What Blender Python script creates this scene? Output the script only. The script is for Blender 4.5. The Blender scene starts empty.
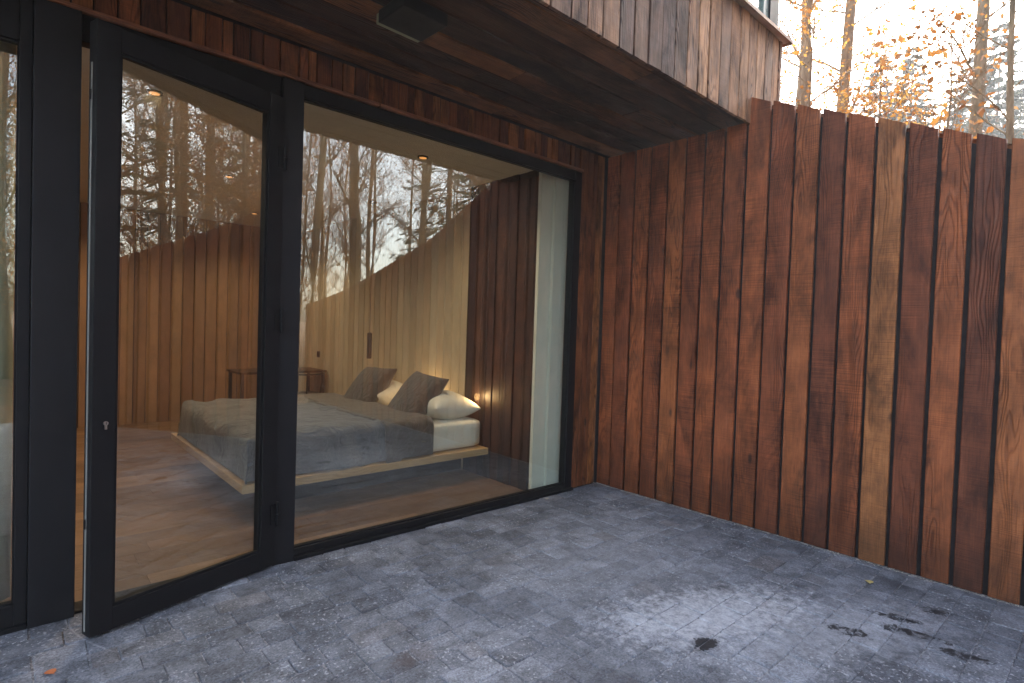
import bpy, bmesh, math, random
from mathutils import Vector, Matrix, noise
R = math.radians
S = bpy.context.scene
COL = S.collection
random.seed(7)

# ------------------------------------------------------------------ camera
cam = bpy.data.cameras.new("camera")
co = bpy.data.objects.new("camera", cam)
COL.objects.link(co)
S.camera = co
cam.sensor_width = 36.0
cam.lens = 559.74 * 36.0 / 1024.0
cam.clip_start = 0.05
cam.clip_end = 600
YAW, PITCH, ROLL = 0.7347, -0.0249, 0.0328
F_ = Vector((math.sin(YAW) * math.cos(PITCH), math.cos(YAW) * math.cos(PITCH), math.sin(PITCH)))
R_ = Vector((math.cos(YAW), -math.sin(YAW), 0))
U_ = R_.cross(F_)
R2 = math.cos(ROLL) * R_ + math.sin(ROLL) * U_
U2 = -math.sin(ROLL) * R_ + math.cos(ROLL) * U_
m = Matrix((R2, U2, -F_)).transposed().to_4x4()
m.translation = Vector((0, -3.3777, 1.45))
co.matrix_world = m

# ------------------------------------------------------------------ light
SUN_EL, SUN_AZ = 38.0, 84.0      # degrees; azimuth from +y towards +x
world = bpy.data.worlds.new("World")
S.world = world
world.use_nodes = True
wn = world.node_tree.nodes
sky = wn.new("ShaderNodeTexSky")
sky.sky_type = 'NISHITA'
sky.sun_disc = False
sky.sun_elevation = R(SUN_EL)
sky.sun_rotation = R(SUN_AZ)
sky.air_density = 1.0
sky.dust_density = 4.0
sky.ozone_density = 1.0
wn["Background"].inputs[1].default_value = 0.15
hsv = wn.new("ShaderNodeHueSaturation")
hsv.inputs["Saturation"].default_value = 0.72      # thin overcast takes the blue out of the sky
world.node_tree.links.new(sky.outputs[0], hsv.inputs["Color"])
world.node_tree.links.new(hsv.outputs[0], wn["Background"].inputs[0])
sl = bpy.data.lights.new("sun", 'SUN')
sl.energy = 1.0
sl.angle = R(20)
sl.color = (1.0, 0.93, 0.82)
so = bpy.data.objects.new("sun", sl)
COL.objects.link(so)
d = Vector((math.sin(R(SUN_AZ)) * math.cos(R(SUN_EL)), math.cos(R(SUN_AZ)) * math.cos(R(SUN_EL)), math.sin(R(SUN_EL))))
so.rotation_euler = d.to_track_quat('Z', 'Y').to_euler()
S.view_settings.view_transform = 'Standard'
S.view_settings.look = 'None'
S.view_settings.gamma = 1
S.view_settings.use_curve_mapping = False
S.view_settings.exposure = 2.9
S.cycles.max_bounces = 12
S.cycles.diffuse_bounces = 5
S.cycles.transparent_max_bounces = 16
S.cycles.sample_clamp_indirect = 4.0

# ------------------------------------------------------------------ dimensions
W = 4.178       # plane of the board wall on the right
T = 2.853       # top of the window frames
SZ = 3.072      # soffit
OV = 1.365      # overhang depth
HW = 3.45       # plane of the bed head wall inside
BY = 5.5        # back wall inside
CZ = 2.84       # ceiling inside

# ------------------------------------------------------------------ helpers
def link(name, me, mat, parent=None, loc=None):
    o = bpy.data.objects.new(name, me)
    COL.objects.link(o)
    if mat is not None:
        me.materials.append(mat)
    if parent is not None:
        o.parent = parent
    if loc is not None:
        o.location = loc
    return o

def empty(name, loc=(0, 0, 0), rz=0.0, parent=None):
    o = bpy.data.objects.new(name, None)
    COL.objects.link(o)
    o.location = loc
    o.rotation_euler = (0, 0, rz)
    o.empty_display_size = 0.1
    if parent is not None:
        o.parent = parent
    return o

def tag(o, label=None, cat=None, group=None, kind=None):
    if label: o["label"] = label
    if cat: o["category"] = cat
    if group: o["group"] = group
    if kind: o["kind"] = kind
    return o

def box(bm, x0, x1, y0, y1, z0, z1, bev=0.0):
    vs = [bm.verts.new((x, y, z)) for x in (x0, x1) for y in (y0, y1) for z in (z0, z1)]
    fs = []
    for a in ((0, 1, 3, 2), (4, 6, 7, 5), (0, 4, 5, 1), (2, 3, 7, 6), (0, 2, 6, 4), (1, 5, 7, 3)):
        fs.append(bm.faces.new([vs[i] for i in a]))
    if bev > 0:
        es = list({e for f in fs for e in f.edges})
        bmesh.ops.bevel(bm, geom=es, offset=bev, segments=2, affect='EDGES', profile=0.6)

def mk(name, bm, mat, parent=None, loc=None, smooth=False):
    me = bpy.data.meshes.new(name)
    bmesh.ops.recalc_face_normals(bm, faces=bm.faces)
    bm.to_mesh(me)
    bm.free()
    if smooth:
        for p in me.polygons: p.use_smooth = True
    return link(name, me, mat, parent, loc)

def boxes(name, lst, mat, parent=None, bev=0.0, loc=None):
    bm = bmesh.new()
    for b in lst: box(bm, *b, bev=bev)
    return mk(name, bm, mat, parent, loc)

def tube(bm, pts, rads, n=8, cap=True):
    rings = []
    for i, p in enumerate(pts):
        p = Vector(p)
        t = (Vector(pts[min(i + 1, len(pts) - 1)]) - Vector(pts[max(i - 1, 0)])).normalized()
        a = t.cross(Vector((0, 0, 1)))
        if a.length < 0.05: a = t.cross(Vector((1, 0, 0)))
        a.normalize()
        b = t.cross(a)
        rings.append([bm.verts.new(p + rads[i] * (math.cos(k * 2 * math.pi / n) * a + math.sin(k * 2 * math.pi / n) * b)) for k in range(n)])
    for i in range(len(rings) - 1):
        for k in range(n):
            bm.faces.new((rings[i][k], rings[i][(k + 1) % n], rings[i + 1][(k + 1) % n], rings[i + 1][k]))
    if cap:
        bm.faces.new(rings[0][::-1]); bm.faces.new(rings[-1])

# ------------------------------------------------------------------ material helpers
def mat(name):
    m = bpy.data.materials.new(name)
    m.use_nodes = True
    nt = m.node_tree
    return m, nt, nt.nodes["Principled BSDF"]

class N:
    """tiny node-tree builder"""
    def __init__(s, nt): s.nt = nt
    def node(s, t, **kw):
        n = s.nt.nodes.new(t)
        for k, v in kw.items(): setattr(n, k, v)
        return n
    def put(s, sock, v):
        if isinstance(v, bpy.types.NodeSocket): s.nt.links.new(v, sock)
        elif isinstance(v, (tuple, list)) and len(v) == 3 and sock.type == 'RGBA': sock.default_value = (*v, 1)
        else: sock.default_value = v
    def math(s, op, a, b=0.0, c=None, clamp=False):
        n = s.node("ShaderNodeMath", operation=op, use_clamp=clamp)
        s.put(n.inputs[0], a); s.put(n.inputs[1], b)
        if c is not None: s.put(n.inputs[2], c)
        return n.outputs[0]
    def noise(s, vec, scale, detail=4, rough=0.55, dist=0.0):
        n = s.node("ShaderNodeTexNoise")
        if vec is not None: s.put(n.inputs["Vector"], vec)
        s.put(n.inputs["Scale"], scale); s.put(n.inputs["Detail"], detail)
        s.put(n.inputs["Roughness"], rough); s.put(n.inputs["Distortion"], dist)
        return n.outputs["Fac"]
    def mapr(s, v, a, b, c=0.0, d=1.0, smooth=False):
        n = s.node("ShaderNodeMapRange", interpolation_type='SMOOTHSTEP' if smooth else 'LINEAR')
        s.put(n.inputs[0], v); s.put(n.inputs[1], a); s.put(n.inputs[2], b); s.put(n.inputs[3], c); s.put(n.inputs[4], d)
        return n.outputs[0]
    def mix(s, f, a, b, mode='MIX'):
        n = s.node("ShaderNodeMix", data_type='RGBA', blend_type=mode)
        s.put(n.inputs[0], f); s.put(n.inputs[6], a); s.put(n.inputs[7], b)
        return n.outputs[2]
    def ramp(s, f, stops):
        n = s.node("ShaderNodeValToRGB")
        cr = n.color_ramp
        while len(cr.elements) < len(stops): cr.elements.new(0.5)
        for e, (p, c) in zip(cr.elements, stops):
            e.position = p; e.color = (*c, 1)
        s.put(n.inputs[0], f)
        return n.outputs[0]
    def vmul(s, v, t):
        n = s.node("ShaderNodeVectorMath", operation='MULTIPLY')
        s.put(n.inputs[0], v); s.put(n.inputs[1], t)
        return n.outputs[0]
    def vadd(s, v, t):
        n = s.node("ShaderNodeVectorMath", operation='ADD')
        s.put(n.inputs[0], v); s.put(n.inputs[1], t)
        return n.outputs[0]
    def attr(s, name):
        return s.node("ShaderNodeAttribute", attribute_name=name)
    def bump(s, h, strength, dist, normal=None):
        n = s.node("ShaderNodeBump")
        s.put(n.inputs["Height"], h); n.inputs["Strength"].default_value = strength; n.inputs["Distance"].default_value = dist
        if normal is not None: s.put(n.inputs["Normal"], normal)
        return n.outputs[0]
    def coords(s, which="Object"):
        return s.node("ShaderNodeTexCoord").outputs[which]
    def sep(s, v):
        n = s.node("ShaderNodeSeparateXYZ"); s.put(n.inputs[0], v)
        return n.outputs
    def comb(s, x, y, z):
        n = s.node("ShaderNodeCombineXYZ")
        s.put(n.inputs[0], x); s.put(n.inputs[1], y); s.put(n.inputs[2], z)
        return n.outputs[0]

def wood(name, tones, grain=0.5, saw=0.5, stain=0.6, rough=(0.45, 0.7), bump=0.6, spec=0.5, char=0.0, knots=True, greyed=0.0, mottle=.28):
    """boards carry 'lc' = (across, along, board seed) per corner; tones = ramp over the board's random value"""
    m, nt, b = mat(name); n = N(nt)
    lc = n.attr("lc").outputs["Vector"]
    u, v, sd = n.sep(lc)
    off = n.math('MULTIPLY', sd, 37.0)
    base = n.comb(u, v, off)
    base2 = n.comb(n.math('MULTIPLY', u, 1.0), n.math('MULTIPLY', v, 0.12), off)
    tone = n.ramp(sd, tones)
    # year rings cut lengthwise: bands over a strongly stretched, warped coordinate
    warp = n.noise(n.comb(n.math('MULTIPLY', u, 4.0), n.math('MULTIPLY', v, 0.5), off), 1.0, 3, 0.55)
    ring = n.math('ADD', n.math('MULTIPLY', u, 46.0), n.math('MULTIPLY', warp, 26.0))
    rings = n.math('PINGPONG', ring, 0.5)
    rings = n.mapr(rings, 0.0, 0.30, 1.0, 0.0, smooth=True)
    ringm = n.mapr(n.noise(base2, 5.0, 2, 0.5), 0.42, 0.62)
    rings = n.math('MULTIPLY', rings, ringm)
    fib = n.noise(n.comb(n.math('MULTIPLY', u, 160.0), n.math('MULTIPLY', v, 3.5), off), 1.0, 4, 0.65)
    # band-saw marks across the board
    sawn = n.noise(n.comb(n.math('MULTIPLY', u, 1.6), n.math('MULTIPLY', v, 190.0), off), 1.0, 3, 0.7)
    sawm = n.mapr(n.noise(n.comb(n.math('MULTIPLY', u, 3.0), n.math('MULTIPLY', v, 1.3), off), 1.0, 2), 0.35, 0.6)
    # blotches of stain and weathering
    bl = n.noise(n.comb(n.math('MULTIPLY', u, 5.0), n.math('MULTIPLY', v, 1.5), off), 1.0, 6, 0.66, 0.6)
    blm = n.mapr(bl, 0.46, 0.68, 0.0, 1.0, smooth=True)
    bl2 = n.mapr(n.noise(n.comb(n.math('MULTIPLY', u, 9.0), n.math('MULTIPLY', v, 4.0), n.math('ADD', off, 9.0)), 1.0, 4, 0.6), 0.35, 0.65, 1 - mottle, 1 + mottle)
    c = n.mix(1.0, tone, n.comb(bl2, bl2, bl2), 'MULTIPLY')
    c = n.mix(n.math('MULTIPLY', rings, grain), c, n.mix(1.0, c, (0.28, 0.22, 0.2), 'MULTIPLY'))
    ff = n.mapr(fib, 0.3, 0.7, 1 - 0.35 * grain, 1 + 0.35 * grain)
    c = n.mix(1.0, c, n.comb(ff, ff, ff), 'MULTIPLY')
    sf = n.mapr(sawn, 0.3, 0.7, 1 - 0.42 * saw, 1 + 0.42 * saw)
    c = n.mix(sawm, c, n.mix(1.0, c, n.comb(sf, sf, sf), 'MULTIPLY'))
    c = n.mix(n.math('MULTIPLY', blm, stain), c, n.mix(1.0, c, (0.26, 0.28, 0.36), 'MULTIPLY'))
    # darkened board edges where the oil collects (attribute e = 1 in the middle, 0 at the edge)
    if char > 0:   # splash staining near the ground
        sb = n.mapr(n.math('ADD', v, n.mapr(bl, .3, .7, -.35, .35)), 0.0, 0.55, char, 0.0, smooth=True)
        c = n.mix(sb, c, n.mix(1.0, c, (0.35, 0.36, 0.36), 'MULTIPLY'))
    if greyed > 0:
        g = n.mapr(n.noise(base, 7.0, 5, 0.7), 0.45, 0.7, 0.0, greyed)
        c = n.mix(g, c, (0.19, 0.19, 0.21))
    if knots:
        vor = n.node("ShaderNodeTexVoronoi", feature='F1')
        n.put(vor.inputs["Vector"], n.comb(n.math('MULTIPLY', u, 6.0), n.math('MULTIPLY', v, 2.4), off))
        vor.inputs["Scale"].default_value = 1.0
        kn = n.mapr(vor.outputs["Distance"], 0.05, 0.14, 1.0, 0.0, smooth=True)
        rare = n.math('GREATER_THAN', n.sep(vor.outputs["Color"])[0], 0.62)
        kn = n.math('MULTIPLY', kn, rare)
        c = n.mix(n.math('MULTIPLY', kn, 0.8), c, (0.018, 0.012, 0.01))
    n.put(b.inputs["Base Color"], c)
    n.put(b.inputs["Roughness"], n.mapr(bl, 0.3, 0.7, rough[0], rough[1]))
    b.inputs["Specular IOR Level"].default_value = spec
    h = n.math('ADD', n.math('MULTIPLY', fib, 0.35), n.math('MULTIPLY', rings, -0.5))
    h = n.math('ADD', h, n.math('MULTIPLY', n.math('MULTIPLY', sawn, sawm), 0.9 * saw))
    n.put(b.inputs["Normal"], n.bump(h, bump, 0.004))
    return m

def plain(name, col, rough=0.5, metal=0.0, var=0.12, scale=8.0, bump=0.0, spec=0.5, bscale=60.0):
    m, nt, b = mat(name); n = N(nt)
    oc = n.coords()
    f = n.mapr(n.noise(oc, scale, 5, 0.6), 0.3, 0.7, 1 - var, 1 + var)
    n.put(b.inputs["Base Color"], n.mix(1.0, col, n.comb(f, f, f), 'MULTIPLY'))
    n.put(b.inputs["Roughness"], n.mapr(n.noise(oc, scale * 2.3, 4), 0.3, 0.7, rough * 0.85, min(1, rough * 1.15)))
    b.inputs["Metallic"].default_value = metal
    b.inputs["Specular IOR Level"].default_value = spec
    if bump > 0: n.put(b.inputs["Normal"], n.bump(n.noise(oc, bscale, 4), bump, 0.01))
    return m

def glow(name, col, strength):
    m, nt, b = mat(name)
    b.inputs["Base Color"].default_value = (*col, 1)
    b.inputs["Emission Color"].default_value = (*col, 1)
    b.inputs["Emission Strength"].default_value = strength
    return m

def glass(name, f0=0.135, tint=(0.90, 0.93, 0.90)):
    m = bpy.data.materials.new(name); m.use_nodes = True
    nt = m.node_tree; n = N(nt)
    nt.nodes.remove(nt.nodes["Principled BSDF"])
    geo = n.node("ShaderNodeNewGeometry")
    dp = n.node("ShaderNodeVectorMath", operation='DOT_PRODUCT')
    n.put(dp.inputs[0], geo.outputs["True Normal"]); n.put(dp.inputs[1], geo.outputs["Incoming"])
    c = n.math('ABSOLUTE', dp.outputs["Value"])
    k = n.math('POWER', n.math('SUBTRACT', 1.0, c), 5.0)
    fr = n.math('ADD', f0, n.math('MULTIPLY', k, 1 - f0))
    tr = n.node("ShaderNodeBsdfTransparent"); tr.inputs[0].default_value = (*tint, 1)
    gl = n.node("ShaderNodeBsdfGlossy"); gl.inputs["Roughness"].default_value = 0.0
    gl.inputs["Color"].default_value = (1.0, 0.96, 0.89, 1)
    mx = n.node("ShaderNodeMixShader")
    n.put(mx.inputs[0], fr)
    nt.links.new(tr.outputs[0], mx.inputs[1]); nt.links.new(gl.outputs[0], mx.inputs[2])
    nt.links.new(mx.outputs[0], nt.nodes["Material Output"].inputs["Surface"])
    return m

# ------------------------------------------------------------------ boards
def board(bm, o, ux, vx, nx, w, l, th, seed, lay, top=(0, 0), bev=0.003, tilt=0.0, rows=1):
    """one board: origin o (lower-left of its face), ux across, vx along, nx outwards"""
    b2 = bev
    prof = [(0, -th), (0, -b2), (b2, 0), (w - b2, 0), (w, -b2), (w, -th)]
    rings = []
    for k in range(rows + 1):
        f = k / rows
        ring = []
        for (a, dz) in prof:
            tv = l * f
            if k == rows: tv = l + top[0] * (1 - a / w) + top[1] * (a / w)
            wob = 0 if rows == 1 else 0.0025 * noise.noise((a * 3 + seed * 91, tv * 1.3, seed * 7))
            p = o + ux * (a + wob) + vx * tv + nx * (dz + tilt * (a / w))
            vtx = bm.verts.new(p)
            ring.append((vtx, (a, tv, seed)))
        rings.append(ring)
    def face(vl):
        try: f = bm.faces.new([q[0] for q in vl])
        except ValueError: return
        for lp, q in zip(f.loops, vl): lp[lay] = Vector(q[1])
    for r0, r1 in zip(rings[:-1], rings[1:]):
        for i in range(len(prof) - 1):
            face([r0[i], r0[i + 1], r1[i + 1], r1[i]])
    face(rings[0][::-1]); face(rings[-1])

def boards(name, mt, parent, items, **kw):
    bm = bmesh.new()
    lay = bm.loops.layers.float_vector.new("lc")
    for it in items:
        board(bm, *it[:7], it[7], lay, **(it[8] if len(it) > 8 else {}))
    me = bpy.data.meshes.new(name)
    bmesh.ops.recalc_face_normals(bm, faces=bm.faces)
    bm.to_mesh(me); bm.free()
    return link(name, me, mt, parent)

X, Y, Z = Vector((1, 0, 0)), Vector((0, 1, 0)), Vector((0, 0, 1))

# ------------------------------------------------------------------ materials
FENCE_T = [(0.0, (0.12, 0.037, 0.018)), (0.3, (0.20, 0.056, 0.022)), (0.6, (0.27, 0.077, 0.026)), (0.85, (0.31, 0.104, 0.034)), (1.0, (0.34, 0.135, 0.045))]
M_fence = wood("oiled fence boards", FENCE_T, grain=0.65, saw=1.2, stain=0.72, rough=(0.5, 0.7), bump=1.5, spec=0.28, char=.8)
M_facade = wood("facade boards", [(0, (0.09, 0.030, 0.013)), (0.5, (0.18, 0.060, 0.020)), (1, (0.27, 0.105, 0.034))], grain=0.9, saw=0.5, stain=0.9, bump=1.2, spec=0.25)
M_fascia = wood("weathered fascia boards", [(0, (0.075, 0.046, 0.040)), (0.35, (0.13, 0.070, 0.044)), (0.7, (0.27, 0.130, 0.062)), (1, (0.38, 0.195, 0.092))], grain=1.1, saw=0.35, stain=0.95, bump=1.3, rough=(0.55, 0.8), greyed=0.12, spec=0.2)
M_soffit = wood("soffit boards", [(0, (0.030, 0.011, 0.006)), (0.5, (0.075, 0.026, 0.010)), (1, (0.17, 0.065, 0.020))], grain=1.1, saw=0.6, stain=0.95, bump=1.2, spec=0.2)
M_cap = wood("cap board", [(0, (0.26, 0.15, 0.09)), (1, (0.3, 0.17, 0.1))], grain=0.6, saw=0.2, stain=0.4)
M_strip = wood("head strip", [(0, (0.19, 0.07, 0.026)), (1, (0.24, 0.09, 0.034))], grain=0.6, saw=0.2, stain=0.5)
M_plank = wood("pale interior boards", [(0, (0.50, 0.41, 0.28)), (0.5, (0.58, 0.48, 0.34)), (1, (0.66, 0.55, 0.40))], grain=0.07, saw=0.0, stain=0.0, bump=0.2, knots=False, mottle=.06)
M_plankb = wood("warm interior boards", [(0, (0.22, 0.115, 0.055)), (0.5, (0.28, 0.15, 0.075)), (1, (0.34, 0.195, 0.10))], grain=0.16, saw=0.0, stain=0.08, bump=0.2, knots=False, mottle=.06)
M_dark = wood("dark interior boards", [(0, (0.013, 0.007, 0.006)), (0.5, (0.026, 0.011, 0.008)), (1, (0.050, 0.020, 0.012))], grain=0.5, saw=0.2, stain=0.5, rough=(0.45, 0.6), bump=0.5)
M_floor = wood("oak floor", [(0, (0.15, 0.085, 0.045)), (0.5, (0.21, 0.12, 0.063)), (1, (0.28, 0.165, 0.09))], grain=0.5, saw=0.0, stain=0.2, rough=(0.35, 0.5), bump=0.25, knots=False, mottle=.06)
M_bedwood = wood("bed platform oak", [(0, (0.50, 0.32, 0.15)), (1, (0.56, 0.38, 0.19))], grain=0.35, saw=0.0, stain=0.1, bump=0.2, knots=False, mottle=.06)
M_black = plain("black backing", (0.012, 0.010, 0.010), 0.9)
M_frame = plain("anthracite frame", (0.007, 0.007, 0.0085), 0.55, var=0.1, scale=3, spec=0.22, bump=0.05, bscale=300)
M_frame2 = plain("anthracite panel", (0.009, 0.009, 0.011), 0.55, var=0.08, scale=2, spec=0.25, bump=0.05, bscale=300)
M_gasket = plain("rubber gasket", (0.006, 0.006, 0.007), 0.6, spec=0.2)
M_seal = plain("pale seal", (0.22, 0.22, 0.20), 0.4)
M_steel = plain("brushed steel", (0.55, 0.53, 0.5), 0.3, metal=1.0)
M_glass = glass("window glass")
M_white = plain("white paint", (0.70, 0.72, 0.66), 0.6, var=0.04)
M_ceil = plain("ceiling paint", (0.60, 0.54, 0.44), 0.7, var=0.05)
M_linen_w = plain("white linen", (0.78, 0.75, 0.68), 0.85, var=0.05, bump=0.4, bscale=40)
M_socket = plain("dark plastic", (0.03, 0.03, 0.03), 0.4)
M_lamp = glow("lit lamp", (1.0, 0.42, 0.12), 0.16)

# ------------------------------------------------------------------ paving and ground
def paving_mat():
    m, nt, b = mat("slate setts"); n = N(nt)
    oc = n.coords(); x, y, z = n.sep(oc)
    sd = n.attr("sd").outputs["Fac"]
    c = n.ramp(sd, [(0, (0.084, 0.090, 0.105)), (0.35, (0.104, 0.111, 0.128)), (0.65, (0.121, 0.129, 0.147)), (0.9, (0.148, 0.157, 0.177)), (1.0, (0.116, 0.112, 0.118))])
    big = n.noise(oc, 1.6, 5, 0.6, 0.6)
    mid = n.noise(oc, 9.0, 6, 0.65, 0.3)
    fine = n.noise(oc, 90.0, 6, 0.75)
    f = n.mapr(big, 0.3, 0.7, 0.62, 1.30)
    c = n.mix(1.0, c, n.comb(f, f, f), 'MULTIPLY')
    f = n.mapr(mid, 0.33, 0.67, 0.55, 1.50)
    c = n.mix(1.0, c, n.comb(f, f, f), 'MULTIPLY')
    f = n.mapr(fine, 0.35, 0.65, 0.5, 1.6)
    c = n.mix(1.0, c, n.comb(f, f, f), 'MULTIPLY')
    # pale lime / salt dust: a worn patch towards the front right plus scattered scuffs
    def blob(cx, cy, rx, ry, ang=0.0, soft=0.5):
        ca, sa = math.cos(ang), math.sin(ang)
        dx = n.math('SUBTRACT', x, cx); dy = n.math('SUBTRACT', y, cy)
        a = n.math('DIVIDE', n.math('ADD', n.math('MULTIPLY', dx, ca), n.math('MULTIPLY', dy, sa)), rx)
        bb = n.math('DIVIDE', n.math('SUBTRACT', n.math('MULTIPLY', dy, ca), n.math('MULTIPLY', dx, sa)), ry)
        r = n.math('SQRT', n.math('ADD', n.math('MULTIPLY', a, a), n.math('MULTIPLY', bb, bb)))
        r = n.math('ADD', r, n.mapr(n.noise(oc, 17.0, 6, .7), 0.2, 0.8, -1.0, 1.0))
        return n.mapr(r, 1 + soft, 1 - soft, 0.0, 1.0, smooth=True)
    dust = n.mapr(n.noise(oc, 3.2, 7, 0.72, 0.8), 0.50, 0.72, 0.0, 0.55, smooth=True)
    patch = n.math('MAXIMUM', blob(2.72, -1.98, 0.55, 0.24, -0.45, 0.6), n.math('MULTIPLY', blob(2.95, -2.35, 0.60, 0.25, -0.5, 0.7), 0.5))
    patch = n.math('MAXIMUM', patch, n.math('MULTIPLY', blob(2.75, -1.25, 0.9, 0.55, 0.3, 0.9), 0.30))
    patch = n.math('MULTIPLY', patch, n.mapr(n.noise(oc, 26.0, 6, 0.75), 0.30, 0.62, 0.25, 1.0))
    c = n.mix(n.math('MULTIPLY', dust, 0.7), c, (0.25, 0.26, 0.285))
    c = n.mix(n.math('MULTIPLY', patch, 0.72), c, (0.62, 0.63, 0.66))
    # chalky specks and hairline scuffs
    sp = n.mapr(n.noise(oc, 55.0, 3, 0.5), 0.60, 0.66)
    sp = n.math('MULTIPLY', sp, n.mapr(n.noise(oc, 2.3, 3), 0.42, 0.62))
    c = n.mix(n.math('MULTIPLY', sp, 0.7), c, (0.45, 0.46, 0.48))
    # scrape arc left by the door leaf
    dx = n.math('SUBTRACT', x, 1.16)
    rr = n.math('SQRT', n.math('ADD', n.math('MULTIPLY', dx, dx), n.math('MULTIPLY', y, y)))
    arc = n.mapr(n.math('ABSOLUTE', n.math('SUBTRACT', rr, 0.945)), 0.0, 0.007, 1.0, 0.0)
    arc = n.math('MULTIPLY', arc, n.math('LESS_THAN', x, 0.42))
    c = n.mix(n.math('MULTIPLY', n.math('MULTIPLY', arc, n.mapr(mid, 0.35, 0.55)), 0.6), c, (0.34, 0.34, 0.36))
    # damp dark spots and one rusty stain
    wet = blob(2.44, -2.10, 0.07, 0.045, 0, 0.12)
    for (cx, cy, rx, ry) in ((3.12, -2.50, 0.05, 0.13), (3.34, -2.70, 0.05, 0.16), (3.46, -2.60, 0.04, 0.15), (3.30, -2.92, 0.05, 0.12), (3.72, -2.75, 0.05, 0.10)):
        wet = n.math('MAXIMUM', wet, n.math('MULTIPLY', blob(cx, cy, rx * .8, ry * .8, 0.25, 0.12), n.mapr(n.noise(oc, 24.0, 4, .7), .42, .52, .0, 1.0)))
    c = n.mix(n.math('MULTIPLY', wet, 0.95), c, (0.012, 0.012, 0.014))
    c = n.mix(n.math('MULTIPLY', blob(1.34, -1.33, 0.10, 0.06, 0.3, 0.5), 0.4), c, (0.075, 0.045, 0.032))
    n.put(b.inputs["Base Color"], c)
    n.put(b.inputs["Roughness"], n.math('SUBTRACT', n.mapr(mid, 0.3, 0.7, 0.62, 0.85), n.math('MULTIPLY', wet, 0.1)))
    b.inputs["Specular IOR Level"].default_value = 0.35
    h = n.math('ADD', n.math('MULTIPLY', fine, 0.35), mid)
    n.put(b.inputs["Normal"], n.bump(h, 0.8, 0.008))
    return m

def build_paving():
    bm = bmesh.new()
    sl_ = bm.faces.layers.float.new("sd")
    rnd = random.Random(11)
    y = 0.0
    y1 = 0.12
    wv = lambda x, k: .007 * noise.noise((x * 1.3, k * 3.7, 2.0)) + .003 * noise.noise((x * 5.0, k * 3.7, 8.0))
    def sett(x0, x1, ya, yb, ra_, rb_):
        dz = rnd.uniform(-0.0025, 0.0030); tx = rnd.uniform(-.0022, .0022); ty = rnd.uniform(-.0022, .0022)
        sd = rnd.random()
        g = 0.0018
        j = lambda: rnd.uniform(-0.0032, 0.0032)
        cs = [(x0 + g + j(), ya + g + j() + wv(x0, ra_)), (x1 - g + j(), ya + g + j() + wv(x1, ra_)), (x1 - g + j(), yb - g + j() + wv(x1, rb_)), (x0 + g + j(), yb - g + j() + wv(x0, rb_))]
        # chipped, rounded outline
        pts = []
        for i in range(4):
            a = Vector(cs[i]); b = Vector(cs[(i + 1) % 4])
            ln = (b - a).length
            r = min(0.010, ln * 0.2) * rnd.uniform(0.5, 1.3)
            pts.append(a.lerp(b, r / ln))
            pts.append(a.lerp(b, 0.5) + Vector((j(), j())) * 0.6)
            pts.append(a.lerp(b, 1 - r / ln))
        cx = sum(p[0] for p in pts) / 12; cy = sum(p[1] for p in pts) / 12
        def ring(ins, z):
            out = []
            for p in pts:
                q = Vector((p[0] - cx, p[1] - cy)); L = q.length
                q = q * (max(L - ins, 0) / L)
                out.append(bm.verts.new((cx + q[0], cy + q[1], z + tx * q[0] * 10 + ty * q[1] * 10)))
            return out
        ra, rb, rc = ring(0, -0.035), ring(0, dz - 0.005), ring(0.004, dz)
        for A, B in ((ra, rb), (rb, rc)):
            for i in range(12):
                f = bm.faces.new((A[i], A[(i + 1) % 12], B[(i + 1) % 12], B[i])); f[sl_] = sd
        f = bm.faces.new(rc); f[sl_] = sd
    y = -0.012
    row = 0
    while y > -6.2:
        d_ = rnd.choice((0.125, 0.14, 0.14, 0.15))
        x = -3.2 + rnd.uniform(0, .2)
        while x < W - 0.02:
            l = rnd.choice((0.10, 0.14, 0.14, 0.18, 0.21, 0.25)) * rnd.uniform(0.96, 1.04)
            xe = min(x + l, W - 0.012)
            if xe - x > 0.03: sett(x, xe, y - d_, y, row + 1, row)
            x += l
        y -= d_; row += 1
    return bm

M_pave = paving_mat()
pv = mk("paving", build_paving(), M_pave)
tag(pv, kind="structure")

def joint_mat():
    m, nt, b = mat("joint sand"); n = N(nt)
    oc = n.coords()
    c = n.ramp(n.noise(oc, 45.0, 6, 0.7), [(0.3, (0.06, 0.06, 0.066)), (0.46, (0.14, 0.14, 0.15)), (0.62, (0.34, 0.34, 0.35))])
    n.put(b.inputs["Base Color"], c); b.inputs["Roughness"].default_value = 0.9
    n.put(b.inputs["Normal"], n.bump(n.noise(oc, 150.0, 4), 0.8, 0.004))
    return m
jb = boxes("paving_bed", [(-3.3, W + .14, -6.3, -0.0, -0.25, -0.0060)], joint_mat())
tag(jb, kind="structure")

# sandy grit against the foot of the fence
rnd = random.Random(5)
bm = bmesh.new()
for i in range(2600):
    yy = -rnd.uniform(0.0, 4.6); xx = W - 0.004 - abs(rnd.gauss(0, 0.013)) ; s = rnd.uniform(0.002, 0.0065)
    v = [bm.verts.new((xx + s * rnd.uniform(-1, 1), yy + s * rnd.uniform(-1, 1), s * rnd.uniform(-.5, 1))) for _ in range(4)]
    for a in ((0, 1, 2), (0, 2, 3), (0, 3, 1), (1, 3, 2)): bm.faces.new([v[k] for k in a])
gr = mk("sand_grit", bm, plain("sand", (0.36, 0.33, 0.29), 0.9))
tag(gr, "pale sand grit gathered in the joint between the paving and the board fence", "grit", kind="stuff")

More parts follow.
